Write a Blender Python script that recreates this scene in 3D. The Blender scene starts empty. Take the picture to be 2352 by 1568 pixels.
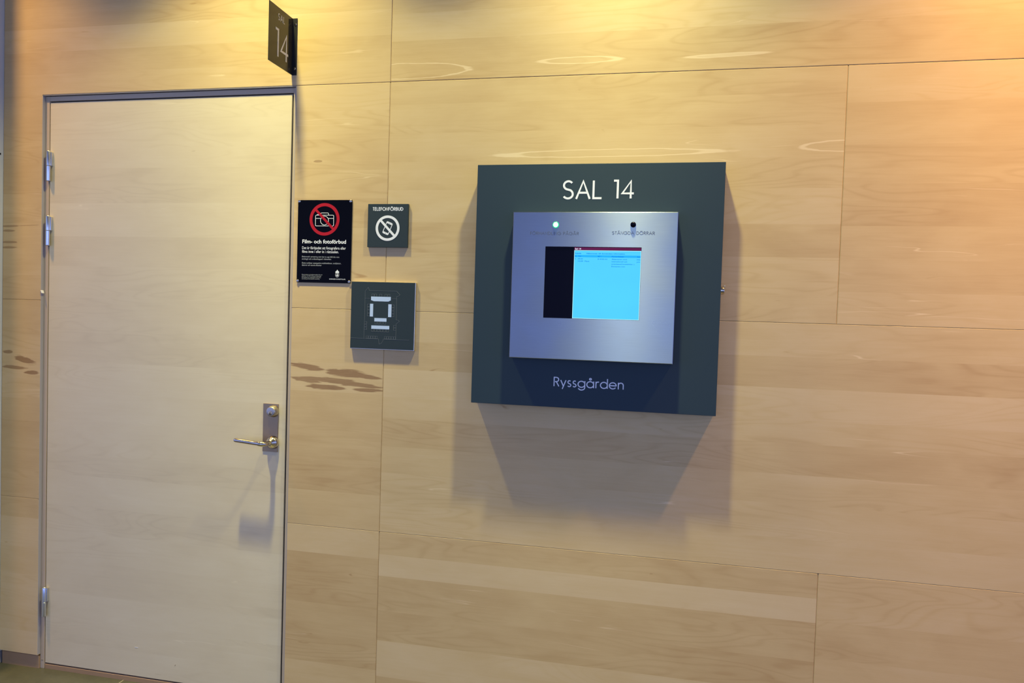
import bpy, bmesh, math, random
from mathutils import Vector, Matrix

random.seed(14)
C = bpy.context.scene.collection
S = bpy.context.scene
PI = math.pi

# ------------------------------------------------------------------ camera
cam_d = bpy.data.cameras.new('camera')
cam_d.sensor_width = 36.0
cam_d.lens = 1699.7222 / 2352 * 36
cam_d.clip_start = 0.02
cam = bpy.data.objects.new('camera', cam_d); C.objects.link(cam)
_r = Vector((0.9778, 0.2073, 0.0310)).normalized()
_f = Vector((-0.2063, 0.9779, -0.0336)).normalized()
_r = (_r - _f * _r.dot(_f)).normalized(); _u = _r.cross(_f)
cam.matrix_world = Matrix(((_r.x, _u.x, -_f.x, 0.9882), (_r.y, _u.y, -_f.y, -2.4799),
                           (_r.z, _u.z, -_f.z, 1.4555), (0, 0, 0, 1)))
S.camera = cam

# ------------------------------------------------------------------ world, daylight, exposure
S.view_settings.view_transform = 'Standard'
S.view_settings.look = 'None'
S.view_settings.gamma = 1.0
S.view_settings.use_curve_mapping = False
S.view_settings.exposure = 0.27
w = bpy.data.worlds.new('hall_daylight'); S.world = w; w.use_nodes = True
w.node_tree.nodes['Background'].inputs[0].default_value = (0.35, 0.45, 1.0, 1)
w.node_tree.nodes['Background'].inputs[1].default_value = 1.22

def area(name, loc, target, sx, sy, power, col):
    d = bpy.data.lights.new(name, 'AREA'); d.shape = 'RECTANGLE'; d.size = sx; d.size_y = sy
    d.energy = power; d.color = col
    o = bpy.data.objects.new(name, d); C.objects.link(o); o.location = loc
    o.rotation_euler = (Vector(target) - Vector(loc)).to_track_quat('-Z', 'Y').to_euler()
    return o
# the hall's blue daylight behind the photographer, and a narrow added band light
area('daylight_window', (2.7, -7.0, 1.9), (2.7, 0, 1.9), 3.2, 2.6, 20, (0.42, 0.64, 1.0))
area('steel_band_light', (0.42, -7.0, 2.0), (0.42, 0, 2.0), 0.50, 2.4, 9, (0.80, 0.97, 1.0))  # added unseen panel that gives the steel cover its bright vertical band

LAMP_Y, LAMP_Z = -0.46, 3.17
LAMPS = [(-1.71, 190, (1.0, 0.60, 0.15)), (-0.46, 345, (1.0, 0.90, 0.32)), (0.79, 322, (1.0, 0.93, 0.40)),
         (2.04, 410, (1.0, 0.60, 0.17)), (3.29, 110, (1.0, 0.66, 0.40))]
def spot(x, power, col):
    """narrow-beam ceiling downlight: its candela falls off as a bell curve from the axis"""
    d = bpy.data.lights.new('downlight', 'SPOT'); d.energy = power; d.color = col
    d.spot_size = math.radians(112); d.spot_blend = 0.4; d.shadow_soft_size = 0.045
    d.use_nodes = True
    nt = d.node_tree; nt.nodes.clear()
    out = nt.nodes.new('ShaderNodeOutputLight'); em = nt.nodes.new('ShaderNodeEmission')
    geo = nt.nodes.new('ShaderNodeNewGeometry'); sep = nt.nodes.new('ShaderNodeSeparateXYZ')
    nt.links.new(geo.outputs['Incoming'], sep.inputs[0])
    def m(op, a, b=None):
        n = nt.nodes.new('ShaderNodeMath'); n.operation = op
        for i, v in enumerate((a, b)):
            if v is None: continue
            if isinstance(v, (int, float)): n.inputs[i].default_value = v
            else: nt.links.new(v, n.inputs[i])
        return n.outputs[0]
    th = m('ARCCOSINE', m('MINIMUM', m('ABSOLUTE', sep.outputs[2]), 0.99999))
    g = None
    for wgt, deg in ((.74, 10.), (.355, 22.), (.135, 45.)):
        e = m('MULTIPLY', m('EXPONENT', m('MULTIPLY', m('MULTIPLY', th, th), -1 / (2 * math.radians(deg) ** 2))), wgt)
        g = e if g is None else m('ADD', g, e)
    nt.links.new(g, em.inputs['Strength'])
    nt.links.new(em.outputs[0], out.inputs[0])
    o = bpy.data.objects.new('downlight', d); C.objects.link(o); o.location = (x, LAMP_Y, LAMP_Z)
for a in LAMPS: spot(*a)

# ------------------------------------------------------------------ node helpers
class NT:
    def __init__(s, name):
        s.m = bpy.data.materials.new(name); s.m.use_nodes = True
        s.t = s.m.node_tree; s.t.nodes.clear()
        s.out = s.t.nodes.new('ShaderNodeOutputMaterial')
        s.b = s.t.nodes.new('ShaderNodeBsdfPrincipled')
        s.t.links.new(s.b.outputs[0], s.out.inputs[0])
    def put(s, sock, v):
        if v is None: return
        if isinstance(v, bpy.types.NodeSocket): s.t.links.new(v, sock)
        elif isinstance(v, (int, float)): sock.default_value = v
        else:
            v = tuple(v)
            sock.default_value = v if len(v) == len(sock.default_value) else v + (1,)
    def set(s, **k):
        for n, v in k.items(): s.put(s.b.inputs[n.replace('_', ' ')], v)
    def math(s, op, a, b=None, c=None, clamp=False):
        n = s.t.nodes.new('ShaderNodeMath'); n.operation = op; n.use_clamp = clamp
        for i, v in enumerate((a, b, c)): s.put(n.inputs[i], v)
        return n.outputs[0]
    def vec(s, x, y, z):
        n = s.t.nodes.new('ShaderNodeCombineXYZ')
        for i, v in enumerate((x, y, z)): s.put(n.inputs[i], v)
        return n.outputs[0]
    def noise(s, v, scale=1, detail=2, rough=.5, dist=0):
        n = s.t.nodes.new('ShaderNodeTexNoise')
        s.put(n.inputs['Vector'], v); s.put(n.inputs['Scale'], scale); s.put(n.inputs['Detail'], detail)
        s.put(n.inputs['Roughness'], rough); s.put(n.inputs['Distortion'], dist)
        return n.outputs['Fac']
    def ramp(s, v, a, b, lo=0., hi=1., smooth=True):
        n = s.t.nodes.new('ShaderNodeMapRange')
        n.interpolation_type = 'SMOOTHSTEP' if smooth else 'LINEAR'
        s.put(n.inputs[0], v)
        for i, q in zip((1, 2, 3, 4), (a, b, lo, hi)): s.put(n.inputs[i], q)
        return n.outputs[0]
    def mix(s, fac, a, b, mode='MIX'):
        n = s.t.nodes.new('ShaderNodeMix'); n.data_type = 'RGBA'; n.blend_type = mode
        s.put(n.inputs[0], fac); s.put(n.inputs[6], a); s.put(n.inputs[7], b)
        return n.outputs[2]
    def coord(s):
        n = s.t.nodes.new('ShaderNodeNewGeometry')
        p = s.t.nodes.new('ShaderNodeSeparateXYZ'); s.t.links.new(n.outputs['Position'], p.inputs[0])
        return p.outputs
    def bump(s, h, strength=.1, dist=.001):
        n = s.t.nodes.new('ShaderNodeBump'); s.put(n.inputs['Strength'], strength)
        s.put(n.inputs['Distance'], dist); s.put(n.inputs['Height'], h)
        s.t.links.new(n.outputs[0], s.b.inputs['Normal'])

def ellipse_group():
    g = bpy.data.node_groups.new('ellipse_distance', 'ShaderNodeTree')
    for n in ('x', 'z', 'cx', 'cz', 'rx', 'rz', 'tilt'):
        g.interface.new_socket(n, in_out='INPUT', socket_type='NodeSocketFloat')
    g.interface.new_socket('d', in_out='OUTPUT', socket_type='NodeSocketFloat')
    i = g.nodes.new('NodeGroupInput'); o = g.nodes.new('NodeGroupOutput')
    def m(op, a, b=None):
        n = g.nodes.new('ShaderNodeMath'); n.operation = op
        for k, v in enumerate((a, b)):
            if v is not None: g.links.new(v, n.inputs[k])
        return n.outputs[0]
    I = i.outputs
    dx = m('SUBTRACT', I['x'], I['cx']); dz = m('SUBTRACT', m('SUBTRACT', I['z'], I['cz']), m('MULTIPLY', dx, I['tilt']))
    a = m('DIVIDE', dx, I['rx']); b = m('DIVIDE', dz, I['rz'])
    g.links.new(m('SQRT', m('ADD', m('MULTIPLY', a, a), m('MULTIPLY', b, b))), o.inputs['d'])
    return g
EG = ellipse_group()

def wood(name, base, dark, pale, contrast=1.0, streak=0.42, stains=(), rings=(), rough=.42, vertical=False):
    """laid-up maple veneer: every board carries its own tone and seed (face attributes)"""
    t = NT(name); P = t.coord(); x, z = P[0], P[2]
    if vertical: x, z = z, x
    at = t.t.nodes.new('ShaderNodeAttribute'); at.attribute_name = 'board'
    sp = t.t.nodes.new('ShaderNodeSeparateColor'); t.t.links.new(at.outputs['Color'], sp.inputs[0])
    tone, seed, hue = sp.outputs
    sd = t.math('MULTIPLY', seed, 37.)
    def v(ax, az, off=0):
        return t.vec(t.math('MULTIPLY_ADD', x, ax, t.math('MULTIPLY_ADD', seed, 11.3, off)), sd, t.math('MULTIPLY', z, az))
    fig = t.noise(v(1.1, 8.0), 1, 2, .5, .35)
    cath = t.math('SINE', t.math('MULTIPLY', fig, 95.))                       # growth-ring contours
    cath = t.math('POWER', t.math('MULTIPLY_ADD', cath, .5, .5), 4.)
    ringmask = t.ramp(t.noise(v(1.1, 5.0, 3), 1, 1), .42, .62)
    cath = t.math('MULTIPLY', cath, ringmask)
    cloud = t.noise(v(3.0, 7.5, 7), 1, 3, .55, .7)                           # chatoyant patches
    fine = t.noise(v(14., 330., 1), 1, 3, .6)
    mid = t.noise(v(3., 70., 5), 1, 3, .6)
    pores = t.ramp(t.noise(v(60., 900., 2), 1, 2, .7), .62, .74)
    line = t.noise(v(.9, 14., 9), 1, 3, .5)
    thin = t.math('SUBTRACT', 1., t.ramp(t.math('ABSOLUTE', t.math('SUBTRACT', line, .53)), .0, .006))
    thin = t.math('MULTIPLY', thin, t.ramp(t.noise(v(2.5, 20., 4), 1, 2), .60, .70))
    knot = t.ramp(t.noise(v(5., 22., 13), 1, 2, .5, 1.5), .74, .84)
    val = t.math('MULTIPLY_ADD', t.math('SUBTRACT', tone, .5), .66, .5)
    def add(val, s, k):
        return t.math('ADD', val, t.math('MULTIPLY', t.math('SUBTRACT', s, .5), k * contrast))
    val = add(val, cloud, .55); val = add(val, mid, .20); val = add(val, fine, .16)
    val = t.math('SUBTRACT', val, t.math('MULTIPLY', cath, .13 * contrast))
    val = t.math('SUBTRACT', val, t.math('MULTIPLY', pores, .06 * contrast))
    val = t.math('SUBTRACT', val, t.math('MULTIPLY', knot, .7))
    n = t.t.nodes.new('ShaderNodeValToRGB'); cr = n.color_ramp
    cr.elements[0].position = 0.0; cr.elements[0].color = dark + (1,)
    cr.elements[1].position = 1.0; cr.elements[1].color = pale + (1,)
    e = cr.elements.new(.5); e.color = base + (1,)
    t.t.links.new(val, n.inputs[0]); col = n.outputs[0]
    warm = t.mix(t.math('MULTIPLY_ADD', hue, .5, 0), (1, 1, 1), (1.03, .93, .87), 'MIX')
    col = t.mix(1.0, col, warm, 'MULTIPLY')
    col = t.mix(t.math('MULTIPLY', thin, streak), col, tuple(min(1, c * 1.25 + .05) for c in pale))
    if rings:
        wob = t.math('MULTIPLY', t.math('SUBTRACT', t.noise(t.vec(t.math('MULTIPLY', x, 9.), 3., t.math('MULTIPLY', z, 40.)), 1, 3), .5), .55)
        acc = None
        for (cx, cz, rx, rz, tl, fill, side, lim) in rings:
            g = t.t.nodes.new('ShaderNodeGroup'); g.node_tree = EG
            for k, q in zip(('x', 'z', 'cx', 'cz', 'rx', 'rz', 'tilt'), (x, z, cx, cz, rx, rz, tl)): t.put(g.inputs[k], q)
            d = t.math('ADD', g.outputs[0], wob)
            wd = .0016 / rz
            r_ = t.math('SUBTRACT', 1., t.ramp(t.math('ABSOLUTE', t.math('SUBTRACT', d, 1.)), wd * .3, wd * 1.3))
            fl = t.math('MULTIPLY', t.ramp(d, 1., .85), fill)
            r_ = t.math('MAXIMUM', r_, fl)
            if side: r_ = t.math('MULTIPLY', r_, t.math('GREATER_THAN' if side > 0 else 'LESS_THAN', x, lim))
            acc = r_ if acc is None else t.math('MAXIMUM', acc, r_)
        col = t.mix(t.math('MULTIPLY', acc, .48), col, tuple(min(1, c * 1.2 + .06) for c in pale))
    if stains:
        wv = t.vec(t.math('MULTIPLY', x, 14.), 5., t.math('MULTIPLY', z, 150.))
        wob = t.math('MULTIPLY', t.math('SUBTRACT', t.noise(wv, 1, 3, .5, .5), .5), 1.35)
        acc = None
        for (cx, cz, rx, rz, tl, amt) in stains:
            g = t.t.nodes.new('ShaderNodeGroup'); g.node_tree = EG
            for k, q in zip(('x', 'z', 'cx', 'cz', 'rx', 'rz', 'tilt'), (x, z, cx, cz, rx, rz, tl)): t.put(g.inputs[k], q)
            r_ = t.math('MULTIPLY', t.ramp(t.math('ADD', g.outputs[0], wob), 1.12, .82), amt * .92)
            acc = r_ if acc is None else t.math('MAXIMUM', acc, r_)
        sc = t.mix(t.noise(wv, 2, 3), (.225, .125, .050), (.37, .225, .105))
        acc = t.math('MULTIPLY', acc, t.math('LESS_THAN', x, 0.))
        col = t.mix(acc, col, sc)
    t.set(Base_Color=col, Roughness=rough)
    t.put(t.b.inputs['Specular IOR Level'], .32)
    t.bump(t.math('ADD', mid, fine), .12, .0003)
    return t.m

M = {}
M['maple'] = wood('maple_veneer', (.600, .455, .235), (.450, .300, .135), (.690, .560, .345),
    rings=[(.6631, 2.3150, .134, .0105, 0, .12, 0, 0), (1.135, 2.3120, .110, .0055, .02, .75, 0, 0),
           (.765, 2.0065, .35, .012, .004, .05, 0, 0), (1.60, 2.018, .225, .020, 0, 0, -1, 1.502), (.045, 2.301, .245, .026, 0, .0, 1, 0)],
    stains=[(-.2965, 1.2502, .070, .011, -.14, 1), (-.135, 1.2323, .085, .0145, -.06, 1), (-.070, 1.2250, .060, .009, -.10, 1),
            (-.215, 1.2060, .13, .0085, -.03, .9), (-.120, 1.1960, .12, .0095, -.08, .95), (-.222, 1.1795, .080, .0085, -.02, 1), (-.055, 1.1765, .058, .0065, 0, 1),
            (-.300, 1.2020, .060, .0080, -.1, .9),
            (-1.597, 1.253, .026, .007, 0, .9), (-1.515, 1.222, .048, .013, -.2, 1), (-1.565, 1.192, .055, .007, 0, .9), (-1.485, 1.174, .036, .007, 0, 1),
            (-1.595, 1.7535, .040, .004, 0, .75), (-1.60, 1.735, .03, .005, 0, .75), (-1.595, 1.690, .034, .005, 0, .75), (-1.598, 1.669, .034, .005, 0, .75),
            (-1.50, 1.757, .05, .0018, .05, .5), (-.270, 1.993, .016, .0045, 0, .7)])
M['door_maple'] = wood('bleached_maple_veneer', (.665, .580, .395), (.550, .465, .310), (.745, .675, .490), contrast=.95, streak=.25, rough=.38)
M['frame_maple'] = wood('bleached_maple_lipping', (.56, .46, .34), (.48, .39, .28), (.64, .54, .41), contrast=.4, streak=.0, vertical=True)

def simple(name, col, rough=.5, metal=0., spec=.5, noise=0., scale=40., bump=0.):
    t = NT(name); c = col
    P = t.t.nodes.new('ShaderNodeTexCoord')
    f = t.noise(P.outputs['Object'], scale, 3, .6)
    if noise:
        c = t.mix(f, tuple(v * (1 - noise) for v in col), tuple(min(1, v * (1 + noise)) for v in col))
    t.set(Base_Color=c, Roughness=t.ramp(f, .2, .8, rough * .92, min(1, rough * 1.08)), Metallic=metal)
    t.put(t.b.inputs['Specular IOR Level'], spec)
    if bump: t.bump(f, bump, .0004)
    return t.m
M['anthracite'] = simple('anthracite_powder_coat', (.029, .050, .071), .5, 0, .14, .06, 900, .05)
M['anthracite_plate'] = simple('anthracite_plate', (.029, .044, .054), .5, 0, .16, .06, 900, .04)
M['blade'] = simple('dark_gloss_acrylic', (.034, .031, .022), .10, 0, .34)
M['bracket'] = simple('black_bracket_steel', (.018, .020, .024), .30, 0, .5)
M['black_gloss'] = simple('black_printed_plastic', (.0012, .0012, .003), .18, 0, .06)
M['white'] = simple('white_vinyl', (.80, .83, .88), .5)
M['offwhite'] = simple('grey_white_vinyl', (.74, .72, .64), .5)
M['letter'] = simple('silver_white_lettering', (.72, .76, .86), .45)
M['pale_blue'] = simple('pale_blue_print', (.50, .64, .88), .5)
M['line_grey'] = simple('grey_engraved_line', (.120, .140, .140), .5)
M['line_soft'] = simple('soft_print', (.42, .45, .48), .5)
M['red'] = simple('red_print', (.40, .010, .024), .5, 0, .15)
M['etch'] = simple('dark_etched_lettering', (.075, .095, .14), .6)
M['alu'] = simple('aluminium_edge', (.66, .60, .48), .36, 1.)
M['chrome'] = simple('polished_steel', (.55, .50, .42), .15, 1.)
M['satin'] = simple('satin_steel', (.48, .43, .36), .34, 1., .5, .05, 300)
M['hinge'] = simple('zinc_hinge_steel', (.68, .72, .78), .22, 1.)
M['plate'] = simple('satin_steel_plate', (.40, .29, .17), .42, 1., .5, .05, 300)
M['brass'] = simple('brass_lock_core', (.55, .42, .24), .3, 1.)
M['dark'] = simple('black_void', (.004, .004, .005), .6)
M['bezel'] = simple('screen_glass_dark', (.0006, .0006, .006), .12, 0, .08)
M['reveal'] = simple('grey_reveal_edge', (.40, .38, .40), .5)
M['wallgrey'] = simple('pale_grey_post_paint', (.60, .63, .66), .55, 0, .4, .03, 20)
M['skirt'] = simple('grey_skirting', (.24, .24, .25), .5)
M['ceiling'] = simple('ceiling_paint', (.55, .53, .50), .8, 0, .3, .03, 5)
M['groove'] = simple('groove_backing', (.085, .055, .030), .8)
M['oak_low'] = wood('brown_plinth_wood', (.36, .235, .135), (.25, .15, .08), (.46, .32, .19), contrast=.6, streak=.1)

def emit(name, col, strength, base=(0, 0, 0)):
    t = NT(name); P = t.t.nodes.new('ShaderNodeTexCoord')
    f = t.noise(P.outputs['Object'], 9., 1)
    t.set(Base_Color=base, Roughness=.3)
    t.put(t.b.inputs['Specular IOR Level'], .05)
    t.put(t.b.inputs['Emission Color'], col); t.put(t.b.inputs['Emission Strength'], t.ramp(f, .3, .7, strength * .86, strength * .90))
    return t.m
M['scr'] = emit('screen_cyan', (.085, .62, 1.0), 1.0)
M['scr_band'] = emit('screen_blue_band', (.02, .44, 1.0), 1.0)
M['scr_text'] = emit('screen_blue_text', (.002, .22, .80), 1.0)
M['scr_edge'] = emit('screen_pale_edge', (.50, .92, 1.0), 1.0)
M['scr_title'] = emit('screen_plum_title', (.115, .012, .070), 1.0)
M['scr_white'] = emit('screen_white', (.85, .82, 1.0), 1.0)
M['lens'] = emit('downlight_lens', (1.0, .86, .55), 6.0)

def led_lens(cx, cz):
    t = NT('green_indicator_lens'); P = t.coord()
    dx = t.math('SUBTRACT', P[0], cx); dz = t.math('SUBTRACT', P[2], cz)
    d = t.math('SQRT', t.math('ADD', t.math('MULTIPLY', dx, dx), t.math('MULTIPLY', dz, dz)))
    k = t.ramp(d, .0040, .0098)
    t.set(Base_Color=(.0, .08, .03), Roughness=.3)
    t.put(t.b.inputs['Emission Color'], t.mix(k, (.62, 1., .78), (.0, .80, .28)))  # white core and green rim stand in for the lamp's halo
    t.put(t.b.inputs['Emission Strength'], t.ramp(k, 0, 1, 9., .75))
    return t.m
M['led'] = led_lens(.6205, 1.7550)
def brushed():
    t = NT('brushed_stainless'); P = t.coord()
    v = t.vec(t.math('MULTIPLY', P[0], 12.), 0., t.math('MULTIPLY', P[2], 1400.))
    f = t.noise(v, 1, 3, .6)
    g = t.noise(t.vec(t.math('MULTIPLY', P[0], 8.), 1., t.math('MULTIPLY', P[2], 8.)), 1, 2)
    t.set(Base_Color=t.mix(f, (.24, .29, .355), (.32, .375, .45)), Metallic=1.0, Roughness=t.ramp(g, .2, .8, .27, .32), Anisotropic=.88, Anisotropic_Rotation=.25)
    tg = t.t.nodes.new('ShaderNodeCombineXYZ'); tg.inputs[0].default_value = 1
    t.t.links.new(tg.outputs[0], t.b.inputs['Tangent'])
    t.bump(f, .05, .0002)
    return t.m
M['brushed'] = brushed()

def floor_mat():
    t = NT('dark_stone_tiles'); P = t.coord()
    v = t.vec(P[0], P[1], 0.)
    f = t.noise(v, 9, 5, .6, .6); g = t.noise(v, 60, 3)
    col = t.mix(f, (.034, .042, .038), (.088, .092, .080))
    col = t.mix(t.math('MULTIPLY', g, .25), col, (.20, .19, .15))
    def joint(c, off, pitch):
        a = t.math('ABSOLUTE', t.math('SUBTRACT', t.math('FRACT', t.math('MULTIPLY_ADD', c, 1 / pitch, off)), .5))
        return t.ramp(a, .0012 / pitch, .0022 / pitch, 1, 0)
    j = t.math('MAXIMUM', joint(P[0], .5 + 1.058 / .6, .6), joint(P[1], .5 + .33, .6))
    col = t.mix(j, col, (.34, .33, .28))
    t.set(Base_Color=col, Roughness=t.ramp(f, .3, .7, .30, .45))
    t.bump(f, .05, .001)
    return t.m
M['floor'] = floor_mat()

# ------------------------------------------------------------------ mesh helpers
def link(name, me, mat, parent=None, **props):
    if mat is not None: me.materials.append(mat)
    o = bpy.data.objects.new(name, me); C.objects.link(o)
    if parent is not None: o.parent = parent
    for k, v in props.items(): o[k] = v
    return o
def bm_obj(name, bm, mat, parent=None, smooth=False, **props):
    if not name.endswith(('lettering', 'symbol')): bmesh.ops.recalc_face_normals(bm, faces=bm.faces)
    me = bpy.data.meshes.new(name); bm.to_mesh(me); bm.free()
    if smooth:
        for p in me.polygons: p.use_smooth = True
        me.set_sharp_from_angle(angle=math.radians(40))
    return link(name, me, mat, parent, **props)
def empty(name, label, cat, loc=(0, 0, 0), group=None):
    o = bpy.data.objects.new(name, None); C.objects.link(o); o.empty_display_size = .05
    if loc != (0, 0, 0): o.location = loc
    o['label'] = label; o['category'] = cat
    if group: o['group'] = group
    return o
class Thing:
    """an Empty at the thing's base; parts are written in world coordinates and shifted"""
    def __init__(s, name, label, cat, base=(0, 0, 0), kind=None):
        s.base = Vector(base); s.o = empty(name, label, cat, tuple(base))
        if kind: s.o['kind'] = kind
    def part(s, name, bm, mat, under=None, smooth=False, **props):
        bmesh.ops.translate(bm, verts=bm.verts, vec=-s.base)
        return bm_obj(name, bm, mat, under or s.o, smooth, **props)

def box(bm, a, b, bev=0., seg=2):
    r = bmesh.ops.create_cube(bm, size=1)
    vs = r['verts']
    for v in vs:
        v.co = Vector([a[i] + (b[i] - a[i]) * (v.co[i] + .5) for i in range(3)])
    if bev:
        es = list({e for v in vs for e in v.link_edges})
        bmesh.ops.bevel(bm, geom=es, offset=bev, segments=seg, affect='EDGES', profile=.5)
    return bm
def nb(): return bmesh.new()
def lathe(bm, prof, centre, axis, n=32):
    """prof: (distance along axis, radius)"""
    ax = Vector(axis).normalized(); c = Vector(centre)
    e1 = ax.orthogonal().normalized(); e2 = ax.cross(e1)
    rings = []
    for d, r in prof:
        if r < 1e-6: rings.append([bm.verts.new(c + ax * d)])
        else: rings.append([bm.verts.new(c + ax * d + (e1 * math.cos(2 * PI * k / n) + e2 * math.sin(2 * PI * k / n)) * r) for k in range(n)])
    for A, B in zip(rings, rings[1:]):
        for k in range(n):
            k2 = (k + 1) % n
            if len(A) == 1 and len(B) == 1: continue
            if len(A) == 1: bm.faces.new((A[0], B[k], B[k2]))
            elif len(B) == 1: bm.faces.new((A[k], A[k2], B[0]))
            else: bm.faces.new((A[k], A[k2], B[k2], B[k]))
    for R, q in ((rings[0], 0), (rings[-1], 1)):
        if len(R) > 1: bm.faces.new(R if q else R[::-1])
    return bm
def sweep(bm, pts, radii, n=16):
    pts = [Vector(p) for p in pts]; rings = []
    prev = None
    for i, p in enumerate(pts):
        d = (pts[min(i + 1, len(pts) - 1)] - pts[max(i - 1, 0)]).normalized()
        e1 = (Vector((0, 0, 1)) - d * d.z).normalized() if abs(d.z) < .9 else (Vector((1, 0, 0)) - d * d.x).normalized()
        e2 = d.cross(e1)
        rings.append([bm.verts.new(p + (e1 * math.cos(2 * PI * k / n) + e2 * math.sin(2 * PI * k / n)) * radii[i]) for k in range(n)])
    for A, B in zip(rings, rings[1:]):
        for k in range(n): bm.faces.new((A[k], A[(k + 1) % n], B[(k + 1) % n], B[k]))
    bm.faces.new(rings[0][::-1]); bm.faces.new(rings[-1])
    return bm

class Plane:
    """2-D drawing plane: o + u*x + v*y, raised along n"""
    def __init__(s, o, u=(1, 0, 0), v=(0, 0, 1), n=(0, -1, 0), th=.0004):
        s.o, s.u, s.v, s.n, s.th = Vector(o), Vector(u), Vector(v), Vector(n), th
    def at(s, x, y, h=0): return s.o + s.u * x + s.v * y + s.n * h
    k = 0
    def poly(s, bm, pts, h0=0, h1=None):
        Plane.k = (Plane.k + 1) % 7
        h1 = (s.th if h1 is None else h1) + Plane.k * .000012
        A = [bm.verts.new(s.at(x, y, h0)) for x, y in pts]; B = [bm.verts.new(s.at(x, y, h1)) for x, y in pts]
        bm.faces.new(B)
        k = len(pts)
        for i in range(k): bm.faces.new((A[i], A[(i + 1) % k], B[(i + 1) % k], B[i]))
    def rect(s, bm, x0, y0, x1, y1, h0=0, h1=None): s.poly(bm, [(x0, y0), (x1, y0), (x1, y1), (x0, y1)], h0, h1)
    def disc(s, bm, x, y, r, n=20, h0=0, h1=None):
        s.poly(bm, [(x + r * math.cos(2 * PI * k / n), y + r * math.sin(2 * PI * k / n)) for k in range(n)], h0, h1)
    def ring(s, bm, x, y, r0, r1, n=64, h0=0, h1=None):
        for k in range(n):
            a, b = 2 * PI * k / n, 2 * PI * (k + 1) / n
            s.poly(bm, [(x + r0 * math.cos(a), y + r0 * math.sin(a)), (x + r1 * math.cos(a), y + r1 * math.sin(a)),
                        (x + r1 * math.cos(b), y + r1 * math.sin(b)), (x + r0 * math.cos(b), y + r0 * math.sin(b))], h0, h1)
    def stroke(s, bm, pts, w, h0=0, h1=None, closed=False):
        """one continuous mitred ribbon"""
        P = [Vector(p) for p in pts]
        Q = [P[0]]
        for p in P[1:]:
            if (p - Q[-1]).length > w * .04: Q.append(p)
        P = Q
        if closed and (P[0] - P[-1]).length < w * .04: P.pop()
        n = len(P); L, R = [], []
        for i in range(n):
            a = P[i - 1] if (i > 0 or closed) else None
            b = P[(i + 1) % n] if (i < n - 1 or closed) else None
            d1 = (P[i] - a).normalized() if a is not None else None
            d2 = (b - P[i]).normalized() if b is not None else None
            d1 = d1 if d1 is not None else d2; d2 = d2 if d2 is not None else d1
            t = (d1 + d2)
            t = t.normalized() if t.length > 1e-6 else d1
            m = Vector((-t.y, t.x)); c = max(.6, m.dot(Vector((-d1.y, d1.x))))
            L.append(P[i] + m * (w / 2 / c)); R.append(P[i] - m * (w / 2 / c))
        for i in range(n if closed else n - 1):
            j = (i + 1) % n
            s.poly(bm, [R[i], R[j], L[j], L[i]], h0, h1)

def arc(cx, cy, rx, ry, a0, a1, n=20):
    return [(cx + rx * math.cos(math.radians(a0 + (a1 - a0) * k / n)), cy + ry * math.sin(math.radians(a0 + (a1 - a0) * k / n))) for k in range(n + 1)]
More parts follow.
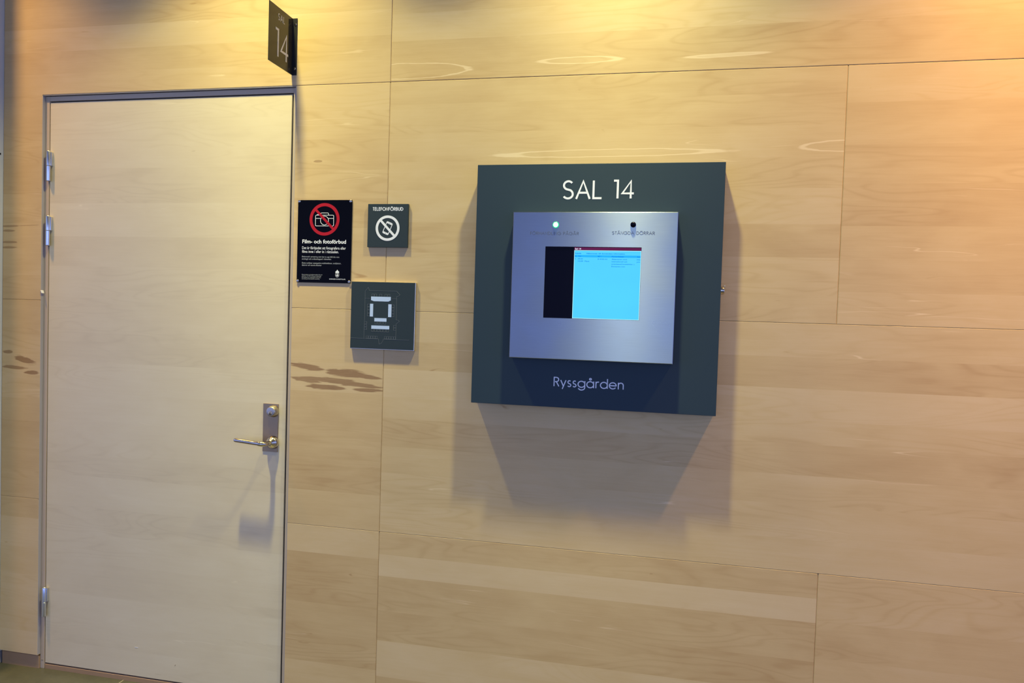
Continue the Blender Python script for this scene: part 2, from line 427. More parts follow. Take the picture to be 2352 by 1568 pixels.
# geometric stroke letters, cap height 1; each: (advance width, strokes); a stroke is (points, closed)
def G():
    g = {}
    g['S'] = (.56, [(arc(.28, .745, .225, .225, 35, 180, 14) + arc(.28, .745, .225, .225, 180, 250, 8)[1:] + arc(.27, .255, .24, .255, 65, 0, 8) + arc(.27, .255, .24, .225, 0, -150, 14)[1:], 0)])
    g['A'] = (.74, [([(0.03, 0), (.37, .97), (.71, 0)], 0), ([(.16, .34), (.58, .34)], 0)])
    g['L'] = (.46, [([(.05, 1), (.05, .04), (.46, .04)], 0)])
    g['1'] = (.30, [([(.02, .96), (.22, .96), (.22, 0)], 0)])
    g['4'] = (.62, [([(.47, 0), (.47, .93), (.05, .27), (.62, .27)], 0)])
    g['T'] = (.46, [([(0, .96), (.46, .96)], 0), ([(.23, .96), (.23, 0)], 0)])
    g['E'] = (.42, [([(.42, .96), (.05, .96), (.05, .04), (.42, .04)], 0), ([(.05, .53), (.40, .53)], 0)])
    g['F'] = (.42, [([(.42, .96), (.05, .96), (.05, 0)], 0), ([(.05, .53), (.40, .53)], 0)])
    g['O'] = (.86, [(arc(.43, .5, .42, .46, 0, 360, 36), 1)])
    g['Ö'] = (.86, [(arc(.43, .5, .42, .46, 0, 360, 36), 1), (arc(.30, 1.15, .03, .03, 0, 360, 8), 1), (arc(.56, 1.15, .03, .03, 0, 360, 8), 1)])
    g['Ä'] = (.74, g['A'][1] + [(arc(.25, 1.15, .03, .03, 0, 360, 8), 1), (arc(.49, 1.15, .03, .03, 0, 360, 8), 1)])
    g['Å'] = (.74, g['A'][1] + [(arc(.37, 1.16, .09, .09, 0, 360, 14), 1)])
    g['N'] = (.62, [([(.05, 0), (.05, .97), (.57, .03), (.57, 1)], 0)])
    g['R'] = (.52, [([(.05, 0), (.05, .96), (.24, .96)] + arc(.24, .73, .23, .23, 90, -90, 12) + [(.05, .5)], 0), ([(.26, .5), (.50, 0)], 0)])
    g['B'] = (.52, [([(.05, .04), (.05, .96), (.22, .96)] + arc(.22, .75, .19, .21, 90, -90, 12) + [(.05, .54)], 0), ([(.22, .54)] + arc(.22, .29, .25, .25, 90, -90, 12) + [(.05, .04)], 0)])
    g['U'] = (.60, [([(.05, 1), (.05, .30)] + arc(.30, .30, .25, .27, 180, 360, 16) + [(.55, 1)], 0)])
    g['D'] = (.68, [([(.05, .04), (.05, .96), (.20, .96)] + arc(.20, .5, .44, .46, 90, -90, 20) + [(.05, .04)], 0)])
    g['G'] = (.86, [(arc(.43, .5, .42, .46, 40, 360, 30) + [(.48, .5)], 0)])
    g['H'] = (.58, [([(.05, 0), (.05, 1)], 0), ([(.53, 0), (.53, 1)], 0), ([(.05, .52), (.53, .52)], 0)])
    g['I'] = (.10, [([(.05, 0), (.05, 1)], 0)])
    g['P'] = (.48, [([(.05, 0), (.05, .96), (.22, .96)] + arc(.22, .72, .22, .24, 90, -90, 12) + [(.05, .48)], 0)])
    # lower case, x-height .70
    o = arc(.33, .345, .31, .325, 0, 360, 30)
    g['y'] = (.52, [([(.02, .70), (.27, .06)], 0), ([(.50, .70), (.18, -.26)], 0)])
    g['s'] = (.36, [(arc(.18, .51, .13, .155, 40, 250, 12) + arc(.175, .185, .145, .155, 70, -150, 14), 0)])
    g['g'] = (.68, [(o, 1), ([(.64, .70), (.64, 0)] + arc(.34, 0, .30, .27, 0, -160, 14), 0)])
    g['å'] = (.68, [(o, 1), ([(.64, .70), (.64, 0)], 0), (arc(.34, .93, .085, .085, 0, 360, 14), 1)])
    g['r'] = (.32, [([(.05, .70), (.05, 0)], 0), ([(.05, .42)] + arc(.25, .45, .20, .22, 180, 70, 8), 0)])
    g['d'] = (.68, [(o, 1), ([(.64, 1.04), (.64, 0)], 0)])
    g['e'] = (.66, [([(.02, .35), (.63, .35)] + arc(.33, .345, .31, .325, 0, 325, 26)[1:], 0)])
    g['n'] = (.54, [([(.05, .70), (.05, 0)], 0), ([(.05, .38)] + arc(.27, .42, .22, .25, 180, 0, 14) + [(.49, 0)], 0)])
    return g
GL = G()
def glyphs(bm, pl, text, x0, y0, x1, h, w, space=.42, gap=.16):
    """fit the word between x0 and x1; h cap height, w stroke width"""
    adv = 0; seq = []
    for c in text:
        if c == ' ': adv += space; continue
        seq.append((c, adv)); adv += GL[c][0] + gap
    adv -= gap
    sx = (x1 - x0) / (adv)
    for c, a in seq:
        for pts, closed in GL[c][1]:
            pl.stroke(bm, [(x0 + (a + px) * sx, y0 + py * h) for px, py in pts], w, closed=bool(closed))
    return bm

_fc = {}
def type_text(bm, pl, text, x0, y0, x1, h, bold=0., h1=None):
    """small print in the built-in typeface: left edge x0, baseline y0, right edge x1 (None = natural), cap height h"""
    cu = bpy.data.curves.new('t', 'FONT'); cu.body = text; cu.size = 1; cu.offset = bold; cu.resolution_u = 3
    ob = bpy.data.objects.new('t', cu); C.objects.link(ob)
    dg = bpy.context.evaluated_depsgraph_get(); dg.update()
    me = bpy.data.meshes.new_from_object(ob.evaluated_get(dg))
    xs = [v.co.x for v in me.vertices]; a, b = min(xs), max(xs)
    k = h / .73
    kx = (x1 - x0) / (b - a) if x1 is not None else k
    vs = [bm.verts.new(pl.at(x0 + (v.co.x - a) * kx, y0 + v.co.y * k, pl.th if h1 is None else h1)) for v in me.vertices]
    for p in me.polygons:
        try: bm.faces.new([vs[i] for i in p.vertices])
        except ValueError: pass
    bpy.data.objects.remove(ob); bpy.data.curves.remove(cu); bpy.data.meshes.remove(me)
    return bm
def flat_obj(thing, name, bm, mat, under=None, **props):
    """lettering faces keep their winding; normals are turned towards the viewer's side by the plane"""
    bmesh.ops.translate(bm, verts=bm.verts, vec=-thing.base)
    me = bpy.data.meshes.new(name); bm.to_mesh(me); bm.free()
    return link(name, me, mat, under or thing.o, **props)

# ------------------------------------------------------------------ boarded panels
def boards(z0, z1, cuts=None, rnd=None):
    rnd = rnd or random
    if cuts: zs = [z0] + sorted(c for c in cuts if z0 + .01 < c < z1 - .01) + [z1]
    else:
        zs = [z0]
        while zs[-1] < z1 - .16: zs.append(zs[-1] + rnd.uniform(.085, .145))
        zs.append(z1)
    return zs
def panel_mesh(x0, x1, y0, y1, z0, z1, cuts=None, tones=None, seed=0, bev=.0022, bbv=.0001, tone_shift=0., open_sides='', hue=None):
    """a panel x0..x1, front at y0, back at y1, veneered in horizontal boards (tone/seed stored per face)"""
    rnd = random.Random(seed)
    bm = nb(); lay = bm.loops.layers.float_color.new('board')
    zs = boards(z0 + bbv, z1 - bev, cuts, rnd)
    cols = []
    for i in range(len(zs) - 1):
        tn = tones[i] if tones and i < len(tones) and tones[i] is not None else rnd.uniform(.12, .88)
        cols.append((min(1, max(0, tn + tone_shift)), rnd.random(), rnd.random() if hue is None else hue, 1))
    def quad(a, b, c, d, col):
        f = bm.faces.new([bm.verts.new(p) for p in (a, b, c, d)])
        for l in f.loops: l[lay] = col
    b = bev; bb = 0. if 'B' in open_sides else bbv; bt = 0. if 'T' in open_sides else bev; bl = 0. if 'L' in open_sides else bev; br = 0. if 'R' in open_sides else bev
    if 'B' in open_sides: zs[0] = z0
    if 'T' in open_sides: zs[-1] = z1
    for i, c in enumerate(cols):
        za, zb = zs[i], zs[i + 1]
        quad((x0 + bl, y0, za), (x1 - br, y0, za), (x1 - br, y0, zb), (x0 + bl, y0, zb), c)
        if bl:
            quad((x0, y0 + bl, za), (x0 + bl, y0, za), (x0 + bl, y0, zb), (x0, y0 + bl, zb), c)
            quad((x0, y1, za), (x0, y0 + bl, za), (x0, y0 + bl, zb), (x0, y1, zb), c)
        if br:
            quad((x1 - br, y0, za), (x1, y0 + br, za), (x1, y0 + br, zb), (x1 - br, y0, zb), c)
            quad((x1, y0 + br, za), (x1, y1, za), (x1, y1, zb), (x1, y0 + br, zb), c)
    ct, cb = cols[-1], cols[0]
    if bt:
        quad((x0 + bl, y0, z1 - bt), (x1 - br, y0, z1 - bt), (x1, y0 + bt, z1), (x0, y0 + bt, z1), ct)
        quad((x0, y0 + bt, z1), (x1, y0 + bt, z1), (x1, y1, z1), (x0, y1, z1), ct)
    if bb:
        quad((x0, y0 + bb, z0), (x1, y0 + bb, z0), (x1 - br, y0, z0 + bb), (x0 + bl, y0, z0 + bb), cb)
        quad((x0, y1, z0), (x1, y1, z0), (x1, y0 + bb, z0), (x0, y0 + bb, z0), cb)
    bmesh.ops.remove_doubles(bm, verts=bm.verts, dist=1e-6)
    return bm
def panel(name, parent, mat, *a, **k):
    props = k.pop('props', {})
    bm = panel_mesh(*a, **k)
    return bm_obj(name, bm, mat, parent, **props)

# ------------------------------------------------------------------ setting
Z1, Z2, Z3, Z4, ZF = 2.2657, 1.4640, 0.6715, 0.0375, -0.02
XL, XO0, XO1, XB, XC, XR = -1.627, -1.4435, -0.3618, 1.5023, 1.4815, 3.6
ZT = 3.20; G_ = .00012
wall = empty('wall_back', 'maple veneer panelled wall of the corridor with fine joints', 'wall'); wall['kind'] = 'structure'
del wall['label']; del wall['category']
bm = nb()
box(bm, (-3.2, .016, ZF), (XO0 - .004, .14, ZT)); box(bm, (XO1 + .004, .016, ZF), (XR, .14, ZT)); box(bm, (XO0 - .004, .016, Z1 + .004), (XO1 + .004, .14, ZT))
bm_obj('groove_backing', bm, M['groove'], wall)
def wp(x0, x1, z0, z1, **k):
    e = lambda v, s, fixed: v if v in fixed else v + s * G_
    fx = (XL, XO0, XO1, XR)
    panel('wall_panel', wall, M['maple'], e(x0, 1, fx), e(x1, -1, fx), 0, .014, z0 + G_, z1 - G_, **k)
kw = dict(seed=3, cuts=[2.345, 2.43, 2.52, 2.60, 2.70, 2.8, 2.9], tones=[.50, .42, .62, .34, .30, .5], hue=.5)
tmp = [panel_mesh(XL, XO0, 0, .014, Z1 - .0004, 2.99, open_sides='BR', **kw),
       panel_mesh(XO0, -G_, 0, .014, Z1 + G_, 2.99, open_sides='L', bbv=.0016, **kw),
       panel_mesh(XL, XO0, 0, .014, Z2 + G_, Z1 - .0004, open_sides='T', seed=21, cuts=[1.56, 1.665, 1.765, 1.88, 2.0, 2.12],
                  tones=[.35, .40, .48, .40, .25, .35, .4], hue=.6)]
me = bpy.data.meshes.new('join')
for b_ in tmp[1:]:
    b_.to_mesh(me); b_.free(); tmp[0].from_mesh(me)
bpy.data.meshes.remove(me)
bm_obj('wall_panel', tmp[0], M['maple'], wall)
wp(0, XR, Z1, 2.99, seed=8, bbv=.0022, cuts=[2.405, 2.50, 2.60, 2.70, 2.8, 2.9], tones=[.34, .60, .40, .5], hue=.35)
wp(XL, XO0, Z3, Z2, seed=22, cuts=[.78, .87, .98, 1.07, 1.165, 1.267, 1.35], tones=[.35, .3, .22, .40, .62, .62, .40, .35], hue=.6)
wp(XL, XO0, Z4, Z3, seed=23, cuts=[.13, .26, .36, .47, .59], tones=[.98, .75, .9, .70, .85, .45], hue=.6)  # lighter board tones make up for light missing on this strip
wp(XO1, 0, Z2, Z1, seed=31, cuts=[1.55, 1.66, 1.755, 1.86, 1.96, 2.07, 2.17], tones=[.42, .40, .46, .34, .44, .36, .52, .60], hue=.45)
wp(XO1, 0, Z3, Z2, seed=32, cuts=[.80, .90, 1.02, 1.1625, 1.268, 1.37], tones=[.46, .26, .34, .44, .62, .52, .55], hue=.6)
wp(XO1, 0, Z4, Z3, seed=33, cuts=[.165, .27, .385, .47, .57], tones=[.5, .34, .28, .24, .26, .62], hue=.7)
wp(0, XB, Z2, Z1, seed=41, cuts=[1.55, 1.67, 1.775, 1.888, 1.985, 2.085, 2.185], tones=[.50, .48, .36, .62, .46, .52, .44, .40], hue=.35)
wp(XB, XR, Z2, Z1, seed=42, cuts=[1.565, 1.665, 1.77, 1.90, 2.02, 2.15], tones=[.60, .40, .46, .34, .40, .42, .58], hue=.6)
wp(0, XR, Z3, Z2, seed=43, cuts=[.775, .885, .98, 1.08, 1.155, 1.256, 1.355], tones=[.62, .58, .50, .38, .56, .78, .36, .58], hue=.5)
wp(0, XC, Z4, Z3, seed=44, cuts=[.145, .2763, .385, .5113, .5894], tones=[.30, .70, .26, .36, .86, .40], hue=.6)
wp(XC, XR, Z4, Z3, seed=45, cuts=[.15, .28, .40, .52], tones=[.5, .42, .50, .44, .58], hue=.8)
# beyond the corner post
wp(-3.2, XL - .07, Z4, Z1, seed=47, hue=.5)
wp(-3.2, XL - .07, Z1, 2.99, seed=48, hue=.5)
# upper run to the ceiling
wp(XL, XR, 2.99, ZT, seed=46, hue=.5)

# plinth under the panels
for nm, a, b in (('baseboard_back', XL, XO0), ('baseboard_right', XO1, XR)):
    o = panel(nm, None, M['oak_low'], a + .004, b, .0080, .0155, ZF, Z4 - .006, cuts=[.5], tones=[.75], seed=5)
    o['kind'] = 'structure'
    o.name = nm

o = bm_obj('wall_left', box(nb(), (XL - .07, -.21, ZF + .05), (XL, .016, ZT), .0015), M['wallgrey'], None, kind='structure')
bm = nb(); box(bm, (-.0, 0, 0), (.003, .006, .007))
bmesh.ops.translate(bm, verts=bm.verts, vec=(XL - .0005, -.018, 2.033)); bm_obj('latch_hole', bm, M['dark'], o)
bm_obj('baseboard_left', box(nb(), (XL - .069, -.209, ZF), (XL - .0005, .016, ZF + .05), .001), M['skirt'], None, kind='structure')
bm_obj('floor', box(nb(), (-4.5, -9.5, ZF - .12), (6.5, .9, ZF)), M['floor'], None, kind='structure')
bm_obj('ceiling', box(nb(), (-3.2, -9.0, ZT), (6.0, .14, ZT + .12)), M['ceiling'], None, kind='structure')

# ------------------------------------------------------------------ the door
DY = .015
door = Thing('door_1', 'pale maple courtroom door', 'door', (-.90, DY, ZF), 'structure')
del door.o['label']; del door.o['category']
def shift(o, base):
    for v in o.data.vertices: v.co -= base
leaf = panel('door_leaf', door.o, M['door_maple'], -1.4222, -.3845, DY, DY + .045, .0045, 2.2395,
    cuts=[2.161, 2.055, 1.98, 1.846, 1.717, 1.60, 1.477, 1.352, 1.225, 1.105, .984, .858, .774, .65, .545, .43, .30, .20, .1],
    tones=[.62, .55, .66, .50, .60, .52, .58, .40, .60, .56, .62, .44, .48, .52, .40, .66, .42, .50, .60, .56], seed=61, bev=.0015, hue=.15)
shift(leaf, door.base)
# lining: side stiles, head and a black filler for the shade in the gap
bm = nb(); box(bm, (XO0 + .0003, .0135, ZF), (-1.4245, .13, 2.2625), .0008)
o1 = door.part('jamb', bm, M['frame_maple'])
bm = nb(); box(bm, (-.3775, .0135, ZF), (XO1 - .0003, .13, 2.2625), .0008)
door.part('jamb', bm, M['frame_maple'])
bm = nb(); box(bm, (-1.4243, .0137, 2.2440), (-.3777, .13, 2.2622), .0008)
door.part('head', bm, M['frame_maple'])
bm = nb()
box(bm, (-1.4243, DY + .006, ZF), (-1.4226, .128, 2.2438)); box(bm, (-.3843, DY + .006, ZF), (-.3777, .128, 2.2438)); box(bm, (-1.4226, DY + .006, 2.2398), (-.3843, .128, 2.2438))
door.part('gap_filler', bm, M['dark'], label='black filler imitating the dark gap around the leaf')  # black strips stand in for the shade inside the gap
th = panel_mesh(-1.4243, -.3777, .0150, .13, ZF, -.001, cuts=[.5], tones=[.55], seed=9)
door.part('threshold', th, M['oak_low'], label='brown wooden threshold strip')
bm = nb()
box(bm, (XO0 - .0012, .0008, Z4 + .002), (XO0 + .0002, .0134, 2.2650)); box(bm, (XO1 - .0002, .0008, Z4 + .002), (XO1 + .0012, .0134, 2.2650)); box(bm, (XO0 - .0012, .0008, 2.2636), (XO1 + .0012, .0134, 2.2650))
door.part('reveal_edge', bm, M['reveal'], label='thin grey edge strip around the opening')
bm = nb(); box(bm, (-1.4415, -.0030, 1.4900), (-1.4385, .010, 1.5020), .001)
for v in bm.verts: v.co.x += (v.co.z - 1.496) * -.35
door.part('paint_chip', bm, M['white'], label='small white chip on the left edge')
bm = nb(); lathe(bm, [(0, .0028), (.0008, .0026), (.0009, .0001)], (-1.434, .0135, .014), (0, -1, 0), 12)
door.part('screw', bm, M['alu'])

def hinge(zc):
    h = .059; x, y, r = -1.4165, .0025, .0078
    bm = nb(); lathe(bm, [(0, r * .86), (.0012, r), (h - .004, r), (h - .002, r * .9), (h - .0005, r * .75), (h + .001, r * .5), (h + .002, .0)], (x, y, zc + .001), (0, 0, 1), 28)
    up = door.part('hinge', bm, M['hinge'], smooth=True, label='chrome door hinge')
    def sub(name, bm, mat, sm=False):
        bmesh.ops.translate(bm, verts=bm.verts, vec=-door.base); return bm_obj(name, bm, mat, up, sm)
    bm = nb(); lathe(bm, [(0, .0), (.0004, r * .7), (.0018, r * .95), (.004, r), (h - .0012, r), (h, r * .86)], (x, y, zc - h), (0, 0, 1), 28); sub('lower_knuckle', bm, M['hinge'], True)
    bm = nb(); lathe(bm, [(0, r * .7), (.002, r * .7)], (x, y, zc - .0005), (0, 0, 1), 20); sub('washer', bm, M['dark'])
    bm = nb(); box(bm, (x, y + .003, zc + .002), (x + .0105, DY + .001, zc + h - .004), .0006); sub('hinge_leaf', bm, M['hinge'])
    bm = nb(); box(bm, (x - .012, y + .002, zc - h + .002), (x, .014, zc - .003), .0006); sub('hinge_leaf', bm, M['plate'])
for zc in (1.9895, 1.7365, .2560): hinge(zc)

# lock furniture, a part of the leaf
def lf(name, bm, mat, smooth=False, **p):
    bmesh.ops.translate(bm, verts=bm.verts, vec=-door.base); return bm_obj(name, bm, mat, leaf, smooth, **p)
lf('lock_plate', box(nb(), (-.4745, DY - .003, .9265), (-.4130, DY + .001, 1.1050), .0006), M['plate'], label='satin steel lock plate')
cx, cz = -.4330, 1.0785
bm = nb(); lathe(bm, [(0, .0225), (.002, .0225), (.0185, .0180), (.0205, .0165), (.0210, .0145), (.0205, .0)], (cx, DY - .003, cz), (0, -1, 0), 40)
lf('lock_cylinder', bm, M['satin'], True, label='tapered steel lock cylinder')
bm = nb(); lathe(bm, [(0, .0072), (.0012, .0072), (.0016, .0066), (.0016, .0)], (cx - .001, DY - .0235, cz - .006), (0, -1, 0), 24)
lf('key_core', bm, M['brass'], True, label='brass key core')
bm = nb(); box(bm, (cx - .0022, DY - .0258, cz - .0100), (cx + .0002, DY - .0245, cz - .0020)); lf('keyhole', bm, M['dark'])
hx, hz = -.4325, .9625
bm = nb(); lathe(bm, [(0, .0245), (.003, .0245), (.010, .0225), (.016, .0185), (.021, .012), (.024, .0095), (.0245, .0)], (hx, DY - .003, hz), (0, -1, 0), 40)
lf('handle_rose', bm, M['chrome'], True, label='domed chrome handle rose')
bm = nb(); lathe(bm, [(0, .0022), (.0006, .0022), (.0006, 0)], (hx + .012, DY - .0195, hz - .008), (.5, -.8, -.2), 12); lf('grub_screw', bm, M['dark'])
yh = -.050
pts = [(hx, DY - .018, hz), (hx, yh + .022, hz + .0005), (hx - .003, yh + .010, hz + .001), (hx - .010, yh + .002, hz + .002), (hx - .022, yh, hz + .003)] + \
      [(hx - .022 - t * .098, yh, hz + .003 + t * .0075) for t in (.02, .3, .6, .93, .97, 1.0)]
rd = [.0090, .0090, .0096, .0096, .0088, .0078, .0078, .0078, .0078, .0070, .0052]
lf('lever_handle', sweep(nb(), pts, rd, 24), M['chrome'], True, label='round steel lever handle')
# small scratches on the leaf
for (x, z, l, a) in ((-1.008, .118, .014, .0), (-.83, .066, .006, 1.2)):
    pl = Plane((x, DY - .0002, z), th=.0003); bm = nb()
    pl.stroke(bm, [(0, 0), (l * math.cos(a), l * math.sin(a))], .0016)
    lf('scratch', bm, M['white'] if a == 0 else M['oak_low'])

# ------------------------------------------------------------------ projecting room sign over the door
BX = -.3780
sg = Thing('projecting_room_sign', 'dark projecting sign reading SAL 14 fixed above the top right corner of the door', 'sign', (BX, 0, 2.302))
sg.part('blade', box(nb(), (BX - .0030, -.1620, 2.3035), (BX, -.0012, 2.5040), .0004), M['blade'], label='square dark blade')
bm = nb(); box(bm, (BX, -.0030, 2.3020), (BX + .0175, -.0003, 2.5045), .0005)
# only the flange on the wall is visible beyond the blade
sg.part('bracket', bm, M['bracket'], label='black angle bracket')
for z in (2.482, 2.325):
    bm = nb(); lathe(bm, [(0, .0048), (.001, .0048), (.0026, .0034), (.0031, .0)], (BX + .0105, -.003, z), (0, -1, 0), 20)
    sg.part('screw', bm, M['chrome'], smooth=True)
pl = Plane((BX, 0, 0), u=(0, 1, 0), v=(0, 0, 1), n=(1, 0, 0), th=.0004)
bm = nb(); glyphs(bm, pl, 'SAL', -.1045, 2.4610, -.0605, .0225, .0022, gap=.22)
sg.part('lettering', bm, M['offwhite'], label='small word SAL')
bm = nb(); glyphs(bm, pl, '14', -.1215, 2.3345, -.0325, .0960, .0082, gap=.10)
sg.part('lettering', bm, M['offwhite'], label='large number 14')

# ------------------------------------------------------------------ photo ban sign
x0, x1, z0, z1 = -.3419, -.1319, 1.5562, 1.8532
ps = Thing('photo_ban_sign', 'black upright sign with red crossed-out camera and white text, right of the door', 'sign', (-.2369, 0, 1.5562))
ps.part('sign_plate', box(nb(), (x0, -.0040, z0), (x1, -.0010, z1), .0005), M['black_gloss'])
for sx, sz in ((x0 + .0055, z1 - .0045), (x1 - .0055, z1 - .0045), (x0 + .0045, z0 + .0055), (x1 - .0045, z0 + .0055)):
    bm = nb(); lathe(bm, [(0, .0050), (.0008, .0050), (.0020, .0036), (.0021, .0020), (.0012, .0018), (.0012, .0)], (sx, -.0040, sz), (0, -1, 0), 20)
    ps.part('screw', bm, M['chrome'], smooth=True)
    bm = nb(); lathe(bm, [(0, .0030), (.0013, .0030)], (sx, -.0002, sz), (0, -1, 0), 12)
    ps.part('spacer', bm, M['alu'])
pl = Plane((-.2369, -.0040, 1.7047))
bm = nb(); L = .0017
def rr(x0, y0, x1, y1, r):
    return arc(x1 - r, y1 - r, r, r, 0, 90, 5) + arc(x0 + r, y1 - r, r, r, 90, 180, 5) + arc(x0 + r, y0 + r, r, r, 180, 270, 5) + arc(x1 - r, y0 + r, r, r, 270, 360, 5)
pl.stroke(bm, rr(-.0352, .0556, .0352, .0942, .0035), L, closed=True)
pl.stroke(bm, [(-.0155, .0942), (-.0148, .1008), (-.0125, .1022), (.0125, .1022), (.0148, .1008), (.0155, .0942)], L)
pl.rect(bm, -.0300, .0942, -.0190, .0972)
pl.stroke(bm, [(-.0350, .0826), (-.0150, .0826)], L); pl.stroke(bm, [(.0350, .0826), (.0150, .0826)], L)
pl.stroke(bm, arc(-.0002, .0750, .0156, .0156, 0, 360, 40), L, closed=True)
ps.part('camera_symbol', bm, M['white'], label='white outline of a camera')
bm = nb(); pl.ring(bm, 0, .0792, .0470, .0582, 72, .0004, .0008); pl.stroke(bm, [(-.0358, .1150), (.0358, .0434)], .0088, .0004, .00085)
ps.part('prohibition_ring', bm, M['red'], label='red ring with a diagonal bar')
bm = nb(); type_text(bm, pl, 'Film- och fotoförbud', -.0850, -.0070, .0850, .0140, bold=.022)
flat_obj(ps, 'lettering', bm, M['white'], label='bold white heading')
bm = nb()
type_text(bm, pl, 'Det är förbjudet att fotografera eller', -.0854, -.0282, .0845, .0102, .004)
type_text(bm, pl, 'filma inne i eller in i rättssalen.', -.0854, -.0415, .0575, .0102, .004)
flat_obj(ps, 'lettering', bm, M['white'], label='two lines of white text')
bm = nb()
type_text(bm, pl, 'Elektronisk utrustning som kan ta upp bild ska vara', -.0854, -.0578, .0600, .0056)
type_text(bm, pl, 'avstängd och undanstoppad i rättssalen.', -.0854, -.0660, .0300, .0056)
type_text(bm, pl, 'Detta omfattar exempelvis mobiltelefoner, surfplattor,', -.0850, -.0806, .0680, .0056)
type_text(bm, pl, 'datorer och smarta klockor', -.0850, -.0884, -.0075, .0056)
flat_obj(ps, 'lettering', bm, M['line_soft'], label='four lines of small grey text')
bm = nb()
for i, (s, e) in enumerate((('Bestämmelser om fotoförbud gäller från och', -.0040), ('med den 1 juli 2013. Rättens ordförande', -.0080),
             ('kan besluta om undantag för det yttre', -.0100), ('området på domstolens anvisning', -.0142))):
    type_text(bm, pl, s, -.0843, -.1214 - .0052 * i, e, .0034)
flat_obj(ps, 'lettering', bm, M['line_soft'], label='four lines of tiny grey text')
bm = nb()
type_text(bm, pl, 'SVERIGES DOMSTOLAR', .0232, -.1362, .0860, .0036, .012)
flat_obj(ps, 'lettering', bm, M['white'], label='white court authority name')
bm = nb()
# crest: crown over a shield with sword and scales
pl.poly(bm, [(.0470, -.1115), (.0466, -.1085), (.0480, -.1063), (.0510, -.1045), (.0538, -.1030), (.0566, -.1045), (.0596, -.1063), (.0610, -.1085), (.0606, -.1115)])
pl.disc(bm, .0538, -.1024, .0014, 10)
pl.rect(bm, .0474, -.1138, .0602, -.1120)
pl.poly(bm, [(.0530, -.1146), (.0546, -.1146), (.0546, -.1240), (.0538, -.1262), (.0530, -.1240)])
pl.stroke(bm, [(.0490, -.1180), (.0586, -.1180)], .0010)
pl.stroke(bm, arc(.0496, -.1195, .0026, .0026, 180, 360, 6), .0012); pl.stroke(bm, arc(.0580, -.1195, .0026, .0026, 180, 360, 6), .0012)
pl.stroke(bm, [(.0474, -.1146), (.0474, -.1215)] + arc(.0538, -.1215, .0064, .0060, 180, 360, 10) + [(.0602, -.1146)], .0007)
pl.poly(bm, [(.0500, -.1222), (.0538, -.1204), (.0576, -.1222), (.0538, -.1250)])
ps.part('crest', bm, M['white'], label='small white crowned crest')

# ------------------------------------------------------------------ phone ban sign
ph = Thing('phone_ban_sign', 'small square grey sign headed TELEFONFÖRBUD with white crossed-out phone', 'sign', (.0065, 0, 1.6860))
ph.part('sign_plate', box(nb(), (-.0685, -.0100, 1.6860), (.0815, 0, 1.8380), .0006), M['anthracite_plate'])
pl = Plane((.0066, -.0100, 1.7620))
bm = nb(); glyphs(bm, pl, 'TELEFONFÖRBUD', -.0570, .0525, .0560, .0115, .0021, gap=.16)
ph.part('lettering', bm, M['white'], label='white word TELEFONFÖRBUD')
bm = nb(); pl.ring(bm, 0, -.0090, .0356, .0446, 72, .0003, .0007); pl.stroke(bm, [(-.0285, .0205), (.0285, -.0385)], .0080, .0003, .00075)
ph.part('prohibition_ring', bm, M['white'], label='white ring with a diagonal bar')
bm = nb(); a = math.radians(-23)
def rot(p): return (math.cos(a) * p[0] - math.sin(a) * p[1] - .0002, math.sin(a) * p[0] + math.cos(a) * p[1] - .0090)
W_, H_ = .0122, .0225
def rpoly(pts): pl.poly(bm, [rot(p) for p in pts])
outer = rr(-W_, -H_, W_, H_, .0035)
pl.stroke(bm, [rot(p) for p in rr(-W_ + .0012, -H_ + .0012, W_ - .0012, H_ - .0012, .003)], .0024, closed=True)
rpoly([(-W_ + .0012, H_ - .0070), (W_ - .0012, H_ - .0070), (W_ - .0012, H_ - .0012), (-W_ + .0012, H_ - .0012)])
rpoly([(-W_ + .0012, -H_ + .0012), (W_ - .0012, -H_ + .0012), (W_ - .0012, -H_ + .0070), (-W_ + .0012, -H_ + .0070)])
ph.part('phone_symbol', bm, M['white'], label='white tilted mobile phone')
bm = nb(); q = rot((0, -H_ + .0040)); pl.disc(bm, q[0], q[1], .0012, 12, .0004, .0006)
ph.part('phone_button', bm, M['anthracite_plate'])
bm = nb(); q0, q1 = rot((-.0024, H_ - .0042)), rot((.0024, H_ - .0042)); pl.stroke(bm, [q0, q1], .0007, .0004, .0006)
ph.part('phone_earpiece', bm, M['anthracite_plate'])

# ------------------------------------------------------------------ floor plan sign
fp = Thing('floor_plan_sign', 'square dark sign with a pale blue courtroom seating plan, below the phone sign', 'sign', (-.0035, 0, 1.3245))
fp.part('edge_frame', box(nb(), (-.1233, -.0112, 1.3237), (.1175, 0, 1.5633), .0008), M['alu'], label='aluminium edge')
fp.part('sign_plate', box(nb(), (-.1229, -.0132, 1.3262), (.1145, -.0108, 1.5628), .0003), M['anthracite_plate'], label='dark grey face')
pl = Plane((-.0040, -.0132, 1.4440))
bm = nb(); pl.poly(bm, [(-.0432, .0672), (.0307, .0672), (.0307, .0550), (.0215, .0508), (-.0326, .0508), (-.0432, .0545)][::-1])
fp.part('judges_bench_symbol', bm, M['pale_blue'], label='wide bench with cut corners')
for r in ((-.0466, -.0037, -.0347, .0416), (.0221, -.0037, .0341, .0415), (-.0290, -.0206, .0165, -.0084), (-.0399, -.0472, .0276, -.0350)):
    bm = nb(); pl.rect(bm, *r); fp.part('table_symbol', bm, M['pale_blue'], label='pale blue table bar')
bm = nb(); LW = .0009
